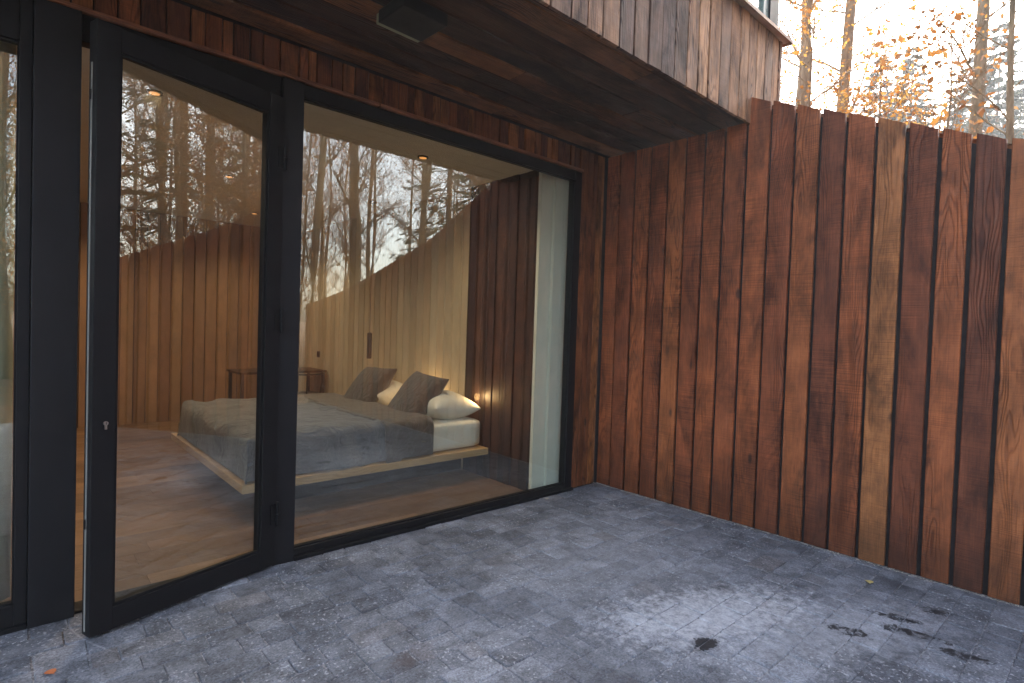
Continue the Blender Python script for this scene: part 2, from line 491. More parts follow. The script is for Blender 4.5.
def ground_mat():
    m, nt, b = mat("forest floor"); n = N(nt)
    oc = n.coords()
    c = n.ramp(n.noise(oc, 2.5, 8, 0.7), [(0.3, (0.03, 0.028, 0.015)), (0.5, (0.10, 0.055, 0.025)), (0.65, (0.17, 0.085, 0.035)), (0.8, (0.06, 0.07, 0.025))])
    n.put(b.inputs["Base Color"], c); b.inputs["Roughness"].default_value = 0.95
    n.put(b.inputs["Normal"], n.bump(n.noise(oc, 12.0, 6), 1.0, 0.05))
    return m
def hgt(x, y):
    r = math.hypot(x - 1, y)
    h = -0.26
    if r > 9: h += 1.2 * (1 - math.exp(-(r - 9) / 18)) * (0.7 + 0.6 * noise.noise((x * .03, y * .03, 0)))
    return h + 0.05 * noise.noise((x * .4, y * .4, 3)) * min(1, max(0, (r - 7) / 4))
bm = bmesh.new()
NG = 90
gv = []
for i in range(NG + 1):
    for j in range(NG + 1):
        a = (i / NG * 2 - 1); b_ = (j / NG * 2 - 1)
        x = 300 * a * abs(a); y = 300 * b_ * abs(b_)
        gv.append(bm.verts.new((x, y, hgt(x, y))))
for i in range(NG):
    for j in range(NG):
        k = i * (NG + 1) + j
        bm.faces.new((gv[k], gv[k + NG + 1], gv[k + NG + 2], gv[k + 1]))
g = mk("ground", bm, ground_mat(), smooth=True)
tag(g, kind="structure")

# ------------------------------------------------------------------ the fence / board wall
fence = empty("timber_fence", (W, 0, 0))
tag(fence, "tall fence of reddish brown vertical boards with black gaps, its top sloping away", "fence")
def ftop(y):
    y = -y
    pts = [(0, 3.85), (1.40, 3.24), (2.71, 2.67), (2.93, 2.58), (5.28, 2.0), (8.0, 1.6)]
    for (a, za), (b, zb) in zip(pts[:-1], pts[1:]):
        if a <= y <= b: return za + (zb - za) * (y - a) / (b - a)
    return pts[-1][1]
rnd = random.Random(21)
gaps = [-0.001, -0.16, -0.325, -0.49, -0.66, -0.83, -1.0, -1.17, -1.345, -1.525, -1.70, -1.87, -2.035, -2.21, -2.38, -2.55, -2.71, -2.87]
while gaps[-1] > -6.9: gaps.append(gaps[-1] - rnd.uniform(0.155, 0.18))
seeds = [.5, .3, .62, .4, .7, .35, .55, .45, .58, .3, .66, .12, .52, .97, .2, .6, .08, .8, .4, .15]
items = []; tops = []
for i, (a, b_) in enumerate(zip(gaps[:-1], gaps[1:])):
    gw = 0.0215 + rnd.uniform(-.003, .004)
    w = (a - b_) - gw
    mid = (a + b_) / 2
    if mid > -1.37: z1 = SZ + 0.0 ; tp = (0, 0)
    else:
        z1 = ftop(mid); tp = (ftop(a) - z1, ftop(b_) - z1)
    sd = seeds[i] if i < len(seeds) else rnd.random()
    o = Vector((rnd.uniform(-.004, .004), a - gw / 2, 0.004)) + Vector((0, 0, 0))
    items.append((o, -Y, Z, -X, w, z1 - 0.004, 0.026, sd + rnd.uniform(-.03, .03), dict(top=tp, bev=0.004, tilt=rnd.uniform(-.004, .004), rows=14)))
bo = boards("boards", M_fence, fence, items)
boxes("corner_post", [(-.02, .03, .0005, .055, -.02, SZ)], M_black, fence)
# dark felt and battens behind, then the boards of the far side
bm = bmesh.new()
vs = []
ys = [0.0, -1.36, -1.40, -2.71, -2.93, -5.28, -6.9]
for xx in (0.034, 0.085):
    for yy in ys:
        zt = SZ - 0.02 if yy > -1.38 else ftop(yy) - 0.05
        vs.append((bm.verts.new((xx, yy, -0.1)), bm.verts.new((xx, yy, zt))))
n_ = len(ys)
for s_ in (0, n_):
    for i in range(n_ - 1):
        bm.faces.new((vs[s_ + i][0], vs[s_ + i + 1][0], vs[s_ + i + 1][1], vs[s_ + i][1]))
for i in range(n_ - 1): bm.faces.new((vs[i][1], vs[i + 1][1], vs[n_ + i + 1][1], vs[n_ + i][1]))
bm.faces.new((vs[n_ - 1][0], vs[2 * n_ - 1][0], vs[2 * n_ - 1][1], vs[n_ - 1][1]))
mk("backing", bm, M_black, fence)
items = []
y = -1.42
while y > -6.85:
    z1 = ftop(y - .08)
    items.append((Vector((0.118, y - 0.16, 0.0)), Y, Z, X, 0.156, z1 - 0.01, 0.026, rnd.random(), dict(top=(ftop(y - .16) - z1, ftop(y) - z1))))
    y -= 0.168
boards("rear_boards", M_fence, fence, items)

# ------------------------------------------------------------------ the house
house = empty("house")
tag(house, "dark timber clad house with deep overhanging upper floor and anthracite framed glass front", "house")

# facade boards above the window and to its right
items = []
rnd = random.Random(3)
x = -2.6
while x < W - 0.01:
    w = rnd.choice((0.055, 0.07, 0.085, 0.095, 0.11))
    w = min(w, W - 0.003 - x)
    z0 = T + 0.03 if x + w < 3.83 else 0.003
    if x < 3.815 < x + w: w = 3.815 - x
    if w > 0.02:
        items.append((Vector((x, 0, z0)), X, Z, -Y, w - 0.008, SZ - z0, 0.022, rnd.random(), dict(tilt=rnd.uniform(-.003, .006), rows=2 if z0 > 1 else 12)))
    x += w
items = [(o + Vector((0, 0.0 + rnd.uniform(-.006, .006), 0)), *r) for o, *r in items]
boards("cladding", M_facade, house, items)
boxes("cladding_backing", [(-2.6, W, 0.024, 0.062, T + 0.0005, SZ + .06), (3.80, W - .02, 0.024, 0.05, -.1, T - 0.001)], M_black, house)
items = [(Vector((-2.6 + k * 2.2, -0.035, T + 0.030)), Z, X, -Y, -0.022 * -1, 2.19, 0.03, 0.3 + k * .2) for k in range(3)]
items = [(o - Vector((0, 0, .022)) , Z, X, -Y, 0.022, min(2.19, 3.82 - o.x), .03, sd) for (o, _, _, _, _, l, _, sd) in items]
boards("head_trim", M_strip, house, items)

# soffit boards run along the facade
items = []
y = -0.03
rnd = random.Random(9)
while y > -OV + 0.03:
    w = rnd.choice((0.17, 0.19, 0.2)); w = min(w, y + OV - 0.022)
    if w < 0.03: break
    xs = -2.8
    while xs < 4.66:
        l = rnd.uniform(1.8, 3.6); l = min(l, 4.66 - xs)
        items.append((Vector((xs, y - rnd.uniform(0, .002), SZ + rnd.uniform(0, 0.009))), -Y, X, -Z, w - 0.014, l - 0.004, 0.022, rnd.random(), dict(tilt=rnd.uniform(-.004, .004), rows=4)))
        xs += l
    y -= w
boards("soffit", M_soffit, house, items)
boxes("soffit_backing", [(-2.8, 4.66, -OV + 0.022, 0.0235, SZ + 0.03, SZ + 0.05)], M_black, house)

# fascia boards: positions read off their lower ends
FZ1 = 3.85
fx = [4.69, 4.64, 4.52, 4.385, 4.245, 4.11]
x = 4.11
rnd = random.Random(14)
while x > -2.8:
    x -= rnd.uniform(0.125, 0.155); fx.append(x)
fseeds = [.6, .8, .5, .9, .65, .85, .7, .45, .75, .95, .6, .3, .1, .2, .35, .15]
items = []
for i, (a, b_) in enumerate(zip(fx[:-1], fx[1:])):
    sd = fseeds[i] if i < len(fseeds) else rnd.random() * .6
    items.append((Vector((b_ + 0.003, -OV - rnd.uniform(0, .006), SZ - 0.012 + rnd.uniform(-.003, .003))), X, Z, -Y, a - b_ - 0.009, FZ1 - SZ + 0.012, 0.022, sd, dict(tilt=rnd.uniform(-.004, .004), rows=5)))
# return of the fascia on the right flank
y = -OV
while y < 3:
    items.append((Vector((4.69, y + 0.003, SZ - 0.01)), Y, Z, X, 0.14, FZ1 - SZ, 0.022, rnd.random(), dict(rows=2)))
    y += 0.148
boards("fascia", M_fascia, house, items)
boxes("fascia_core", [(-2.8, 4.66, -OV + 0.024, -OV + 0.06, SZ + 0.052, FZ1 - 0.01), (4.62, 4.66, -OV + 0.062, 3, SZ + 0.052, FZ1 - 0.01)], M_black, house)
items = [(Vector((-2.9 + k * 2.555, -OV - 0.060, FZ1 + 0.020)), Y, X, Z, 0.16, 2.55, 0.028, 0.2 + .25 * k, dict(rows=3)) for k in range(3)]
items.append((Vector((4.60, -OV + 0.104, FZ1 + 0.020)), X, Y, Z, 0.155, 4.0, 0.028, .5))
boards("fascia_cap", M_cap, house, items)

# upper storey flush with the fascia, with a glazed corner
uy = -OV + 0.045
boxes("upper_wall", [(-2.8, 3.1, uy + .05, uy + 0.25, FZ1 + 0.03, 7.0)], M_facade, house)
boxes("roof", [(-3.4, 5.0, -OV - 0.3, 6.2, 7.0, 7.3)], M_black, house)
boxes("floor_deck", [(-2.8, 4.62, -OV + 0.062, 6.0, FZ1 - 0.06, FZ1 - 0.02)], M_frame, house)
uw = boxes("corner_window", [(4.53, 4.69, uy - 0.005, uy + 0.10, FZ1 + 0.022, 7.0), (3.1, 3.2, uy, uy + 0.1, FZ1 + .022, 7.0), (3.2, 4.43, uy, uy + 0.08, FZ1 + 0.022, FZ1 + 0.03), (4.57, 4.64, uy + 0.102, 3.0, FZ1 + 0.022, FZ1 + 0.05)], M_frame2, house, bev=0.003)
boxes("pane", [(3.2, 4.44, uy + 0.03, uy + 0.04, FZ1 + 0.031, 7.0)], M_glass, uw)
boxes("mullion", [(4.445, 4.528, uy + 0.01, uy + 0.06, FZ1 + 0.022, 7.0)], plain("green grey glass edge", (0.10, 0.15, 0.14), .3), uw)

# window: frame and pane
def framed(name, x0, x1, z0, z1, parent, fw=0.05, y0=-0.02, y1=0.06, bot=0.06, top=0.075, rx=0.0):
    fr = boxes(name, [(x0, x0 + fw, y0, y1, z0, z1), (x1 - fw - rx, x1, y0, y1, z0, z1),
                      (x0 + fw, x1 - fw - rx, y0 + .002, y1 - .002, z1 - top, z1), (x0 + fw, x1 - fw - rx, y0 + .002, y1 - .002, z0, z0 + bot)], M_frame, parent, bev=0.003)
    boxes("gasket", [(x0 + fw, x0 + fw + 0.008, y0 + .02, y0 + .036, z0 + bot, z1 - top), (x1 - fw - rx - .008, x1 - fw - rx, y0 + .02, y0 + .036, z0 + bot, z1 - top),
                     (x0 + fw + .008, x1 - fw - .008, y0 + .02, y0 + .036, z1 - top - .008, z1 - top), (x0 + fw + .008, x1 - fw - .008, y0 + .02, y0 + .036, z0 + bot, z0 + bot + .008)], M_gasket, fr)
    boxes("glass_pane", [(x0 + fw - .004, x1 - fw + .004, y0 + .037, y0 + .045, z0 + bot - .004, z1 - top + .004)], M_glass, fr)
    return fr
framed("window", 1.17, 3.815, 0.0, T, house, fw=0.055, rx=0.03)
# thicker hinge post left of the big window
boxes("post", [(1.17, 1.296, -0.045, -0.022, 0.0, T - .002)], M_frame2, house, bev=0.003)
framed("window", -2.4, 0.078, 0.0, T, house, fw=0.045, bot=0.11, top=0.20)
# wide post between the left window and the door
boxes("post", [(0.080, 0.25, -0.05, 0.14, 0.0, T)], M_frame2, house, bev=0.004)
boxes("transom", [(0.252, 1.168, -0.012, 0.06, 2.73, T)], M_frame, house, bev=0.003)
boxes("threshold", [(0.252, 1.168, -0.02, 0.10, -0.03, 0.012)], M_frame, house, bev=0.003)
# sill strip along the windows
boxes("sill", [(1.298, 3.815, -0.05, -0.022, -0.02, 0.022)], M_gasket, house, bev=0.003)
boxes("sill", [(-2.4, 0.078, -0.05, -0.022, -0.02, 0.022)], M_gasket, house, bev=0.003)
# end boards of the reveal right of the window
boxes("reveal", [(3.5925, 3.80, 0.085, 0.35, 0.0, CZ), (3.8005, 3.86, 0.062, 0.35, 0, CZ)], M_white, house)

# door, hinged on the right, swung a little outwards. local x runs from the hinge to the free edge (negative x)
DA = math.atan2(0.285, 0.905)
door = empty("door", (1.163, -0.035, 0), DA, parent=house)
DW, DH0, DH1 = 0.937, 0.018, 2.72
st = 0.092
door_frame = boxes("door_frame", [(-DW, -DW + st, -0.035, 0.035, DH0, DH1), (-st, 0, -0.035, 0.035, DH0, DH1),
                     (-DW + st, -st, -0.033, 0.033, DH1 - 0.105, DH1), (-DW + st, -st, -0.033, 0.033, DH0, DH0 + 0.10)], M_frame, door, bev=0.003)
boxes("glazing_bead", [(-DW + st, -DW + st + .012, -0.025, -.008, DH0 + .10, DH1 - .105), (-st - .012, -st, -0.025, -.008, DH0 + .10, DH1 - .105),
              (-DW + st + .012, -st - .012, -0.025, -.008, DH0 + .10, DH0 + .115), (-DW + st + .012, -st - .012, -0.025, -.008, DH1 - .118, DH1 - .105)], M_gasket, door)
boxes("glass_pane", [(-DW + st - .004, -st + .004, -0.006, 0.004, DH0 + .096, DH1 - .101)], M_glass, door)
boxes("edge_seal", [(-DW - 0.004, -DW - .0005, 0.0, 0.010, DH0 + 0.02, DH1 - 0.18)], M_seal, door, bev=0.001)
for zc in (0.52, 2.40): boxes("latch_plate", [(-DW - 0.0095, -DW - .0065, -0.002, 0.010, zc - .022, zc + .022)], M_gasket, door)
# euro cylinder
bm = bmesh.new()
pts = []
def disc_extr(bm, cx, cz, r, y0, y1, n=20):
    a = [bm.verts.new((cx + r * math.cos(t * 2 * math.pi / n), y0, cz + r * math.sin(t * 2 * math.pi / n))) for t in range(n)]
    b = [bm.verts.new((cx + r * math.cos(t * 2 * math.pi / n), y1, cz + r * math.sin(t * 2 * math.pi / n))) for t in range(n)]
    for i in range(n): bm.faces.new((a[i], a[(i + 1) % n], b[(i + 1) % n], b[i]))
    bm.faces.new(a); bm.faces.new(b)
disc_extr(bm, -DW + 0.052, 0.965, 0.0095, -0.042, -0.0352)
box(bm, -DW + 0.0475, -DW + 0.0565, -0.0415, -0.0354, 0.938, 0.962)
lk = mk("lock_cylinder", bm, M_steel, door)
boxes("keyhole", [(-DW + 0.0508, -DW + 0.0532, -0.0424, -0.0421, 0.960, 0.971)], M_gasket, lk)
for zc in (0.32, 1.45, 2.38):
    bm = bmesh.new()
    tube(bm, [(0.004, -0.047, zc - .07), (0.004, -0.047, zc - .002)], [.0095] * 2, 12)
    tube(bm, [(0.004, -0.047, zc + .002), (0.004, -0.047, zc + .07)], [.0095] * 2, 12)
    box(bm, -0.035, 0.002, -0.040, -0.0354, zc - .06, zc + .06)
    mk("hinge", bm, M_gasket, door)

# soffit lamp
sf = empty("soffit_lamp", (1.56, -0.78, SZ), R(2))
tag(sf, "unlit dark rectangular downlight box screwed under the wooden soffit", "outdoor lamp")
boxes("housing", [(-0.135, 0.135, -0.14, 0.10, -0.060, 0.004)], M_frame, sf, bev=0.006)
boxes("diffuser", [(-0.13, 0.13, 0.102, 0.128, -0.056, -0.004)], plain("frosted glass", (0.20, 0.21, 0.12), 0.35), sf, bev=0.003)

# ------------------------------------------------------------------ interior shell
items = []
x = -5.0
rnd = random.Random(33)
while x < HW - .001:
    w = min(rnd.uniform(.135, .15), HW - x)
    if w > .02: items.append((Vector((x, BY, 0)), X, Z, -Y, w - .009, CZ, .02, rnd.random(), dict(bev=.002)))
    x += w
bw = boards("back_wall", M_plankb, None, items); tag(bw, kind="structure")
boxes("back_wall_core", [(-5.0, 3.7, BY + .021, BY + .15, 0, CZ)], M_black, None)["kind"] = "structure"
items = []
y = BY - .03
while y > 1.14:
    w = min(rnd.uniform(.135, .15), y - 1.125)
    if w > .02: items.append((Vector((HW, y, 0)), -Y, Z, -X, w - .010, CZ, .02, rnd.random(), dict(bev=.002)))
    y -= w
hw = boards("head_wall", M_plank, None, items); tag(hw, kind="structure")
items = []
y = 1.12
while y > 0.17:
    w = min(rnd.uniform(.085, .12), y - .148)
    if w > .02: items.append((Vector((HW - rnd.uniform(.0, .02), y, 0)), -Y, Z, -X, w - .007, CZ, .03, rnd.random(), dict(bev=.004)))
    y -= w
dw = boards("dark_panelling", M_dark, None, items); tag(dw, kind="structure")
boxes("head_wall_core", [(HW + .031, 3.59, .148, BY + .02, 0, CZ)], M_black, None)["kind"] = "structure"
boxes("wall_end", [(HW - .012, 3.5915, .112, .147, 0, CZ)], M_white, None)["kind"] = "structure"
items = []
y = 0.09
rnd = random.Random(40)
while y < BY:
    xs = -5.0 + rnd.uniform(-.8, 0)
    while xs < HW:
        l = rnd.uniform(1.4, 2.4); x0 = max(xs, -5); x1 = min(xs + l, HW + .0)
        if x1 - x0 > .05: items.append((Vector((x0, y, 0.0)), Y, X, Z, .178, x1 - x0 - .002, .02, rnd.random(), dict(bev=.001)))
        xs += l
    y += .18
fl = boards("interior_floor", M_floor, None, items); tag(fl, kind="structure")
boxes("floor_slab", [(-5.1, 3.59, .065, BY + .1, -.2, -.021)], M_black, None)["kind"] = "structure"
boxes("ceiling", [(-5.1, 3.79, .066, BY + .15, CZ, CZ + .15)], M_ceil, None)["kind"] = "structure"
boxes("side_wall", [(-5.2, -5.0, .066, BY + .15, 0, CZ)], M_white, None)["kind"] = "structure"
boxes("front_wall", [(-5.2, -2.41, -.02, .065, -.2, CZ + .1)], M_facade, None)["kind"] = "structure"

# ceiling spots: first two are real fixtures, the other four added to light the room
spots = [(0.67, 0.75), (2.55, 0.62), (1.6, 2.6), (-0.6, 2.6), (0.5, 4.4), (2.4, 4.4)]
sp0 = None
for i, (sx, sy) in enumerate(spots):
    r = empty("ceiling_spot", (sx, sy, CZ))
    names = ["small lit ceiling spot seen at the top of the open glass door", "small lit ceiling spot above the foot of the bed near the window",
             "extra ceiling spot added to light the room, over the middle of the bed", "extra ceiling spot added to light the room, over the open floor left of the bed",
             "extra ceiling spot added to light the room, by the back wall left of the desk", "extra ceiling spot added to light the room, by the back wall over the desk"]
    tag(r, names[i], "ceiling spot", "recessed spots in the bedroom ceiling")
    bm = bmesh.new(); tube(bm, [(0, 0, -.010), (0, 0, .001)], [.045, .045], 20)
    mk("ring", bm, M_socket, r)
    bm = bmesh.new(); tube(bm, [(0, 0, -.012), (0, 0, -.0102)], [.030, .030], 20)
    mk("lens", bm, M_lamp, r)
    L = bpy.data.lights.new("spot_light", 'SPOT'); L.energy = 9.5; L.color = (1.0, .74, .46); L.spot_size = R(150); L.spot_blend = .9; L.shadow_soft_size = .05
    lo = bpy.data.objects.new("spot_light", L); COL.objects.link(lo); lo.parent = r; lo.location = (0, 0, -.045)

# ------------------------------------------------------------------ bed
BX0, BX1, BY0, BY1 = 1.22, 3.42, .70, 2.95
bed = empty("bed", ((BX0 + BX1) / 2, (BY0 + BY1) / 2, 0))
tag(bed, "low double bed on an oak platform floating over a dark recessed plinth", "bed")
ox, oy = bed.location.x, bed.location.y
items = [(Vector((BX0 - ox, BY0 - .004 - oy, .235)), Z, X, -Y, .06, BX1 - BX0, .04, .3, dict(bev=.002))]
items.append((Vector((BX0 - .004 - ox, BY1 - oy, .235)), Z, -Y, -X, .06, BY1 - BY0, .04, .6, dict(bev=.002)))
k = 0
y = BY0 + .04
while y < BY1:
    w = min(.18, BY1 - y)
    items.append((Vector((BX0 - ox, y - oy, .2955)), Y, X, Z, w - .002, BX1 - BX0, .05, (k * .37) % 1, dict(bev=.001))); y += .18; k += 1
boards("platform", M_bedwood, bed, items)
boxes("plinth", [(BX0 + .45 - ox, BX1 - ox, BY0 + .42 - oy, BY1 - .3 - oy, 0.0, .23)], M_black, bed)
MX0, MX1, MY0, MY1, MZ = 1.29, 3.40, .775, 2.72, .565
def softbox(bm, x0, x1, y0, y1, z0, z1, r=.05, nx=24, ny=20, amp=.004, seed=0):
    """rounded slab as a superellipsoid-like grid shell"""
    nz = 6
    def P(a, b, c):
        q = Vector((a, b, c))
        cx, cy, cz = (x0 + x1) / 2, (y0 + y1) / 2, (z0 + z1) / 2
        hx, hy, hz = (x1 - x0) / 2, (y1 - y0) / 2, (z1 - z0) / 2
        p = Vector((a * hx, b * hy, c * hz))
        inner = Vector((max(-hx + r, min(hx - r, p.x)), max(-hy + r, min(hy - r, p.y)), max(-hz + r, min(hz - r, p.z))))
        dd = p - inner
        if dd.length > 1e-6: p = inner + dd.normalized() * min(r, dd.length if dd.length < r else r)
        nn = noise.noise_vector((p.x * 5 + seed, p.y * 5, p.z * 5)) * amp
        return Vector((cx, cy, cz)) + p + nn
    cache = {}
    def V(i, j, k):
        if (i, j, k) not in cache: cache[(i, j, k)] = bm.verts.new(P(i / nx * 2 - 1, j / ny * 2 - 1, k / nz * 2 - 1))
        return cache[(i, j, k)]
    for i in range(nx):
        for j in range(ny):
            for kk in (0, nz): bm.faces.new((V(i, j, kk), V(i + 1, j, kk), V(i + 1, j + 1, kk), V(i, j + 1, kk)))
    for i in range(nx):
        for kk in range(nz):
            for j in (0, ny): bm.faces.new((V(i, j, kk), V(i + 1, j, kk), V(i + 1, j, kk + 1), V(i, j, kk + 1)))
    for j in range(ny):
        for kk in range(nz):
            for i in (0, nx): bm.faces.new((V(i, j, kk), V(i, j + 1, kk), V(i, j + 1, kk + 1), V(i, j, kk + 1)))
bm = bmesh.new()
softbox(bm, MX0 - ox, MX1 - ox, MY0 - oy, MY1 - oy, .2975, MZ, .05)
mk("mattress", bm, M_linen_w, bed, smooth=True)

def fabric(name, col, col2=None):
    m, nt, b = mat(name); n = N(nt)
    oc = n.coords()
    f = n.mapr(n.noise(oc, 4.0, 6, .6), .3, .7, .85, 1.15)
    n.put(b.inputs["Base Color"], n.mix(1.0, col, n.comb(f, f, f), 'MULTIPLY'))
    b.inputs["Roughness"].default_value = .85
    b.inputs["Sheen Weight"].default_value = .4
    h = n.math('ADD', n.noise(oc, 9.0, 5, .6, 1.5), n.math('MULTIPLY', n.noise(oc, 300.0, 2), .15))
    n.put(b.inputs["Normal"], n.bump(h, .9, .045))
    return m
M_duvet = fabric("grey linen duvet", (0.105, 0.107, 0.122))
M_throw = fabric("taupe linen", (0.10, 0.08, 0.07))
M_cush = fabric("taupe cushion linen", (0.065, 0.054, 0.050))

def drape(name, x0, x1, mt, lift, foot=False, seed=0, amp=.012, hang=.30, thick=.02, curl=0.0):
    """bed cover lying over the mattress, hanging down at the front and the back"""
    bm = bmesh.new()
    y0, y1, z0, z1 = MY0 - lift, MY1 + lift, MZ - hang, MZ + lift
    r = .07
    prof = []
    n = 8
    for i in range(9): prof.append((y0, z0 + (z1 - r - z0) * i / 9))
    for i in range(n + 1):
        a = math.pi - i / n * math.pi / 2
        prof.append((y0 + r + r * math.cos(a), z1 - r + r * math.sin(a)))
    for i in range(1, 30): prof.append((y0 + r + (y1 - y0 - 2 * r) * i / 30, z1))
    for i in range(n + 1):
        a = math.pi / 2 - i / n * math.pi / 2
        prof.append((y1 - r + r * math.cos(a), z1 - r + r * math.sin(a)))
    for i in range(8, -1, -1): prof.append((y1, z0 + (z1 - r - z0) * i / 9))
    nx = max(8, int((x1 - x0) / .03))
    rows = []
    steps = []
    if foot:   # the part that hangs down over the foot end, then the rounded edge
        for k in range(7): steps.append((x0, z0 + (z1 - r - z0) * k / 7))
        for k in range(5):
            a_ = k / 5 * math.pi / 2
            steps.append((x0 + r - r * math.cos(a_), z1 - r + r * math.sin(a_)))
    for i in range(nx + 1): steps.append((x0 + (r if foot else 0) + (x1 - x0 - (r if foot else 0)) * i / nx, 99))
    for si, (sx, zlim) in enumerate(steps):
        fx_ = (sx - x0) / (x1 - x0)
        row = []
        for j, (py, pz) in enumerate(prof):
            jf = j / (len(prof) - 1)
            x = sx; y = py; z = min(pz, zlim)
            if curl and fx_ < .5: x += curl * (math.sin(jf * 7 + seed) * .5) * (1 - fx_ * 2)
            nn = noise.noise_vector((x * 3.0 + seed, y * 3.0, z * 2.0)) * amp * 1.6 + noise.noise_vector((x * 8.0 + seed, y * 7.0, z * 5.0)) * amp * .7
            cr = abs(noise.noise((x * 5 + y * 6 + seed, y * 2.5 - x * 2, z * 2))) * amp * 1.3
            top_ = z > z1 - .02
            dn = 1 if top_ else min(1, max(.15, (z - z0) / .1))
            row.append(bm.verts.new((x + nn.x * dn, y + (nn.y if not top_ else 0), max(z + (abs(nn.z) + cr) * (1 if z > z1 - r else .15), .3 + lift * .2))))
        rows.append(row)
    for a, b in zip(rows[:-1], rows[1:]):
        for j in range(len(prof) - 1): bm.faces.new((a[j], a[j + 1], b[j + 1], b[j]))
    o = mk(name, bm, mt, smooth=True)
    md = o.modifiers.new("s", 'SOLIDIFY'); md.thickness = thick; md.offset = -1
    md = o.modifiers.new("sub", 'SUBSURF'); md.levels = 1; md.render_levels = 1
    return o
dv = drape("duvet", 1.245, 2.45, M_duvet, .045, foot=True, seed=3, amp=.028, hang=.285)
tag(dv, "smooth blue grey linen duvet spread over the foot half of the bed", "duvet")
th = drape("bed_throw", 2.32, 2.80, M_throw, .068, seed=8, amp=.010, hang=.29, curl=.03, thick=.03)
tag(th, "taupe linen throw folded across the bed beside the cushions", "blanket")

def pillow(name, loc, rot, w, h, t, mt, seed=0, corner=.9):
    bm = bmesh.new()
    n = 20
    grid = {}
    for s in (1, -1):
        for i in range(n + 1):
            for j in range(n + 1):
                a, b = i / n * 2 - 1, j / n * 2 - 1
                if s == -1 and (i in (0, n) or j in (0, n)): grid[(s, i, j)] = grid[(1, i, j)]; continue
                prof = (max(0, 1 - a * a) * max(0, 1 - b * b)) ** .5
                pin = 1 - .12 * (1 - b * b) * abs(a) ** 5
                pin2 = 1 - .12 * (1 - a * a) * abs(b) ** 5
                p = Vector((a * w / 2 * pin, b * h / 2 * pin2, s * t / 2 * prof))
                nn = noise.noise_vector((p.x * 6 + seed, p.y * 6, p.z * 6 + s)) * .012 * prof + noise.noise_vector((p.x * 18 + seed, p.y * 14, s)) * .004 * prof
                grid[(s, i, j)] = bm.verts.new(p + nn)
    for s in (1, -1):
        for i in range(n):
            for j in range(n):
                bm.faces.new((grid[(s, i, j)], grid[(s, i + 1, j)], grid[(s, i + 1, j + 1)], grid[(s, i, j + 1)]))
    o = mk(name, bm, mt, smooth=True)
    o.location = loc; o.rotation_euler = rot
    o.modifiers.new("sub", 'SUBSURF').render_levels = 1
    return o
p1 = pillow("pillow", (3.12, 1.11, MZ + .115), (0, R(4), R(2)), .56, .68, .29, M_linen_w, 1)
tag(p1, "white pillow at the near side of the bed, warmly lit beside the dark panelling", "pillow", "white pillows at the bed head")
p2 = pillow("pillow", (3.12, 2.12, MZ + .115), (0, R(4), R(-2)), .56, .68, .29, M_linen_w, 6)
tag(p2, "white pillow at the far side of the bed, glimpsed between the two taupe cushions", "pillow", "white pillows at the bed head")
c1 = pillow("cushion", (2.92, 1.20, MZ + .195), (R(5), R(-50), R(-6)), .56, .62, .22, M_cush, 4)
tag(c1, "taupe square cushion leaning on the near white pillow", "cushion", "taupe cushions leaning on the pillows")
c2 = pillow("cushion", (2.89, 2.10, MZ + .195), (R(-3), R(-50), R(6)), .56, .62, .22, M_cush, 12)
tag(c2, "taupe square cushion leaning on the far white pillow", "cushion", "taupe cushions leaning on the pillows")

# bedside reading lights on the head wall, low behind the pillows
for i, (yy, zz, lb) in enumerate(((0.87, .66, "small lit reading light low on the dark panelling behind the near pillow"), (1.72, .62, "small lit reading light on the pale head wall behind the far cushion"))):
    r = empty("reading_light", (HW - .02, yy, zz))
    tag(r, lb, "reading light", "reading lights at the bed head")
    bm = bmesh.new(); tube(bm, [(-.028, 0, -.03), (-.028, 0, .0)], [.014, .014], 14)
    mk("head", bm, M_socket, r)
    bm = bmesh.new(); tube(bm, [(-.028, 0, .0005), (-.028, 0, .006)], [.011, .011], 14)
    mk("lens", bm, M_lamp, r)
    boxes("bracket", [(-.016, .016, -.008, .008, -.022, -.008)], M_socket, r)
    L = bpy.data.lights.new("lamp_light", 'POINT'); L.energy = .5 if i == 0 else .45; L.color = (1.0, .60, .27); L.shadow_soft_size = .03
    lo = bpy.data.objects.new("lamp_light", L); COL.objects.link(lo); lo.parent = r; lo.location = (-.055, -.05, .11)

# pendant
pl = empty("pendant_lamp", (3.10, 2.50, CZ))
tag(pl, "slim black cylinder pendant hanging on a thin cord beside the far side of the bed", "pendant lamp")
bm = bmesh.new(); tube(bm, [(0, 0, 0), (0, 0, -1.50)], [.003, .003], 6); mk("cord", bm, M_socket, pl)
bm = bmesh.new(); tube(bm, [(0, 0, -1.50), (0, 0, -1.51), (0, 0, -1.80), (0, 0, -1.80)], [.008, .028, .028, .020], 16); mk("shade", bm, M_socket, pl)
bm = bmesh.new(); tube(bm, [(0, 0, 0), (0, 0, -.02)], [.04, .04], 16); mk("ceiling_rose", bm, M_socket, pl)

# socket
sk = empty("wall_socket", (HW, 4.72, .96))
tag(sk, "small square black wall socket on the pale boards above the desk end", "socket")
boxes("plate", [(-.012, -.001, -.045, .045, -.045, .045)], M_socket, sk, bev=.003)
boxes("insert", [(-.015, -.0125, -.03, .03, -.03, .03)], M_gasket, sk)

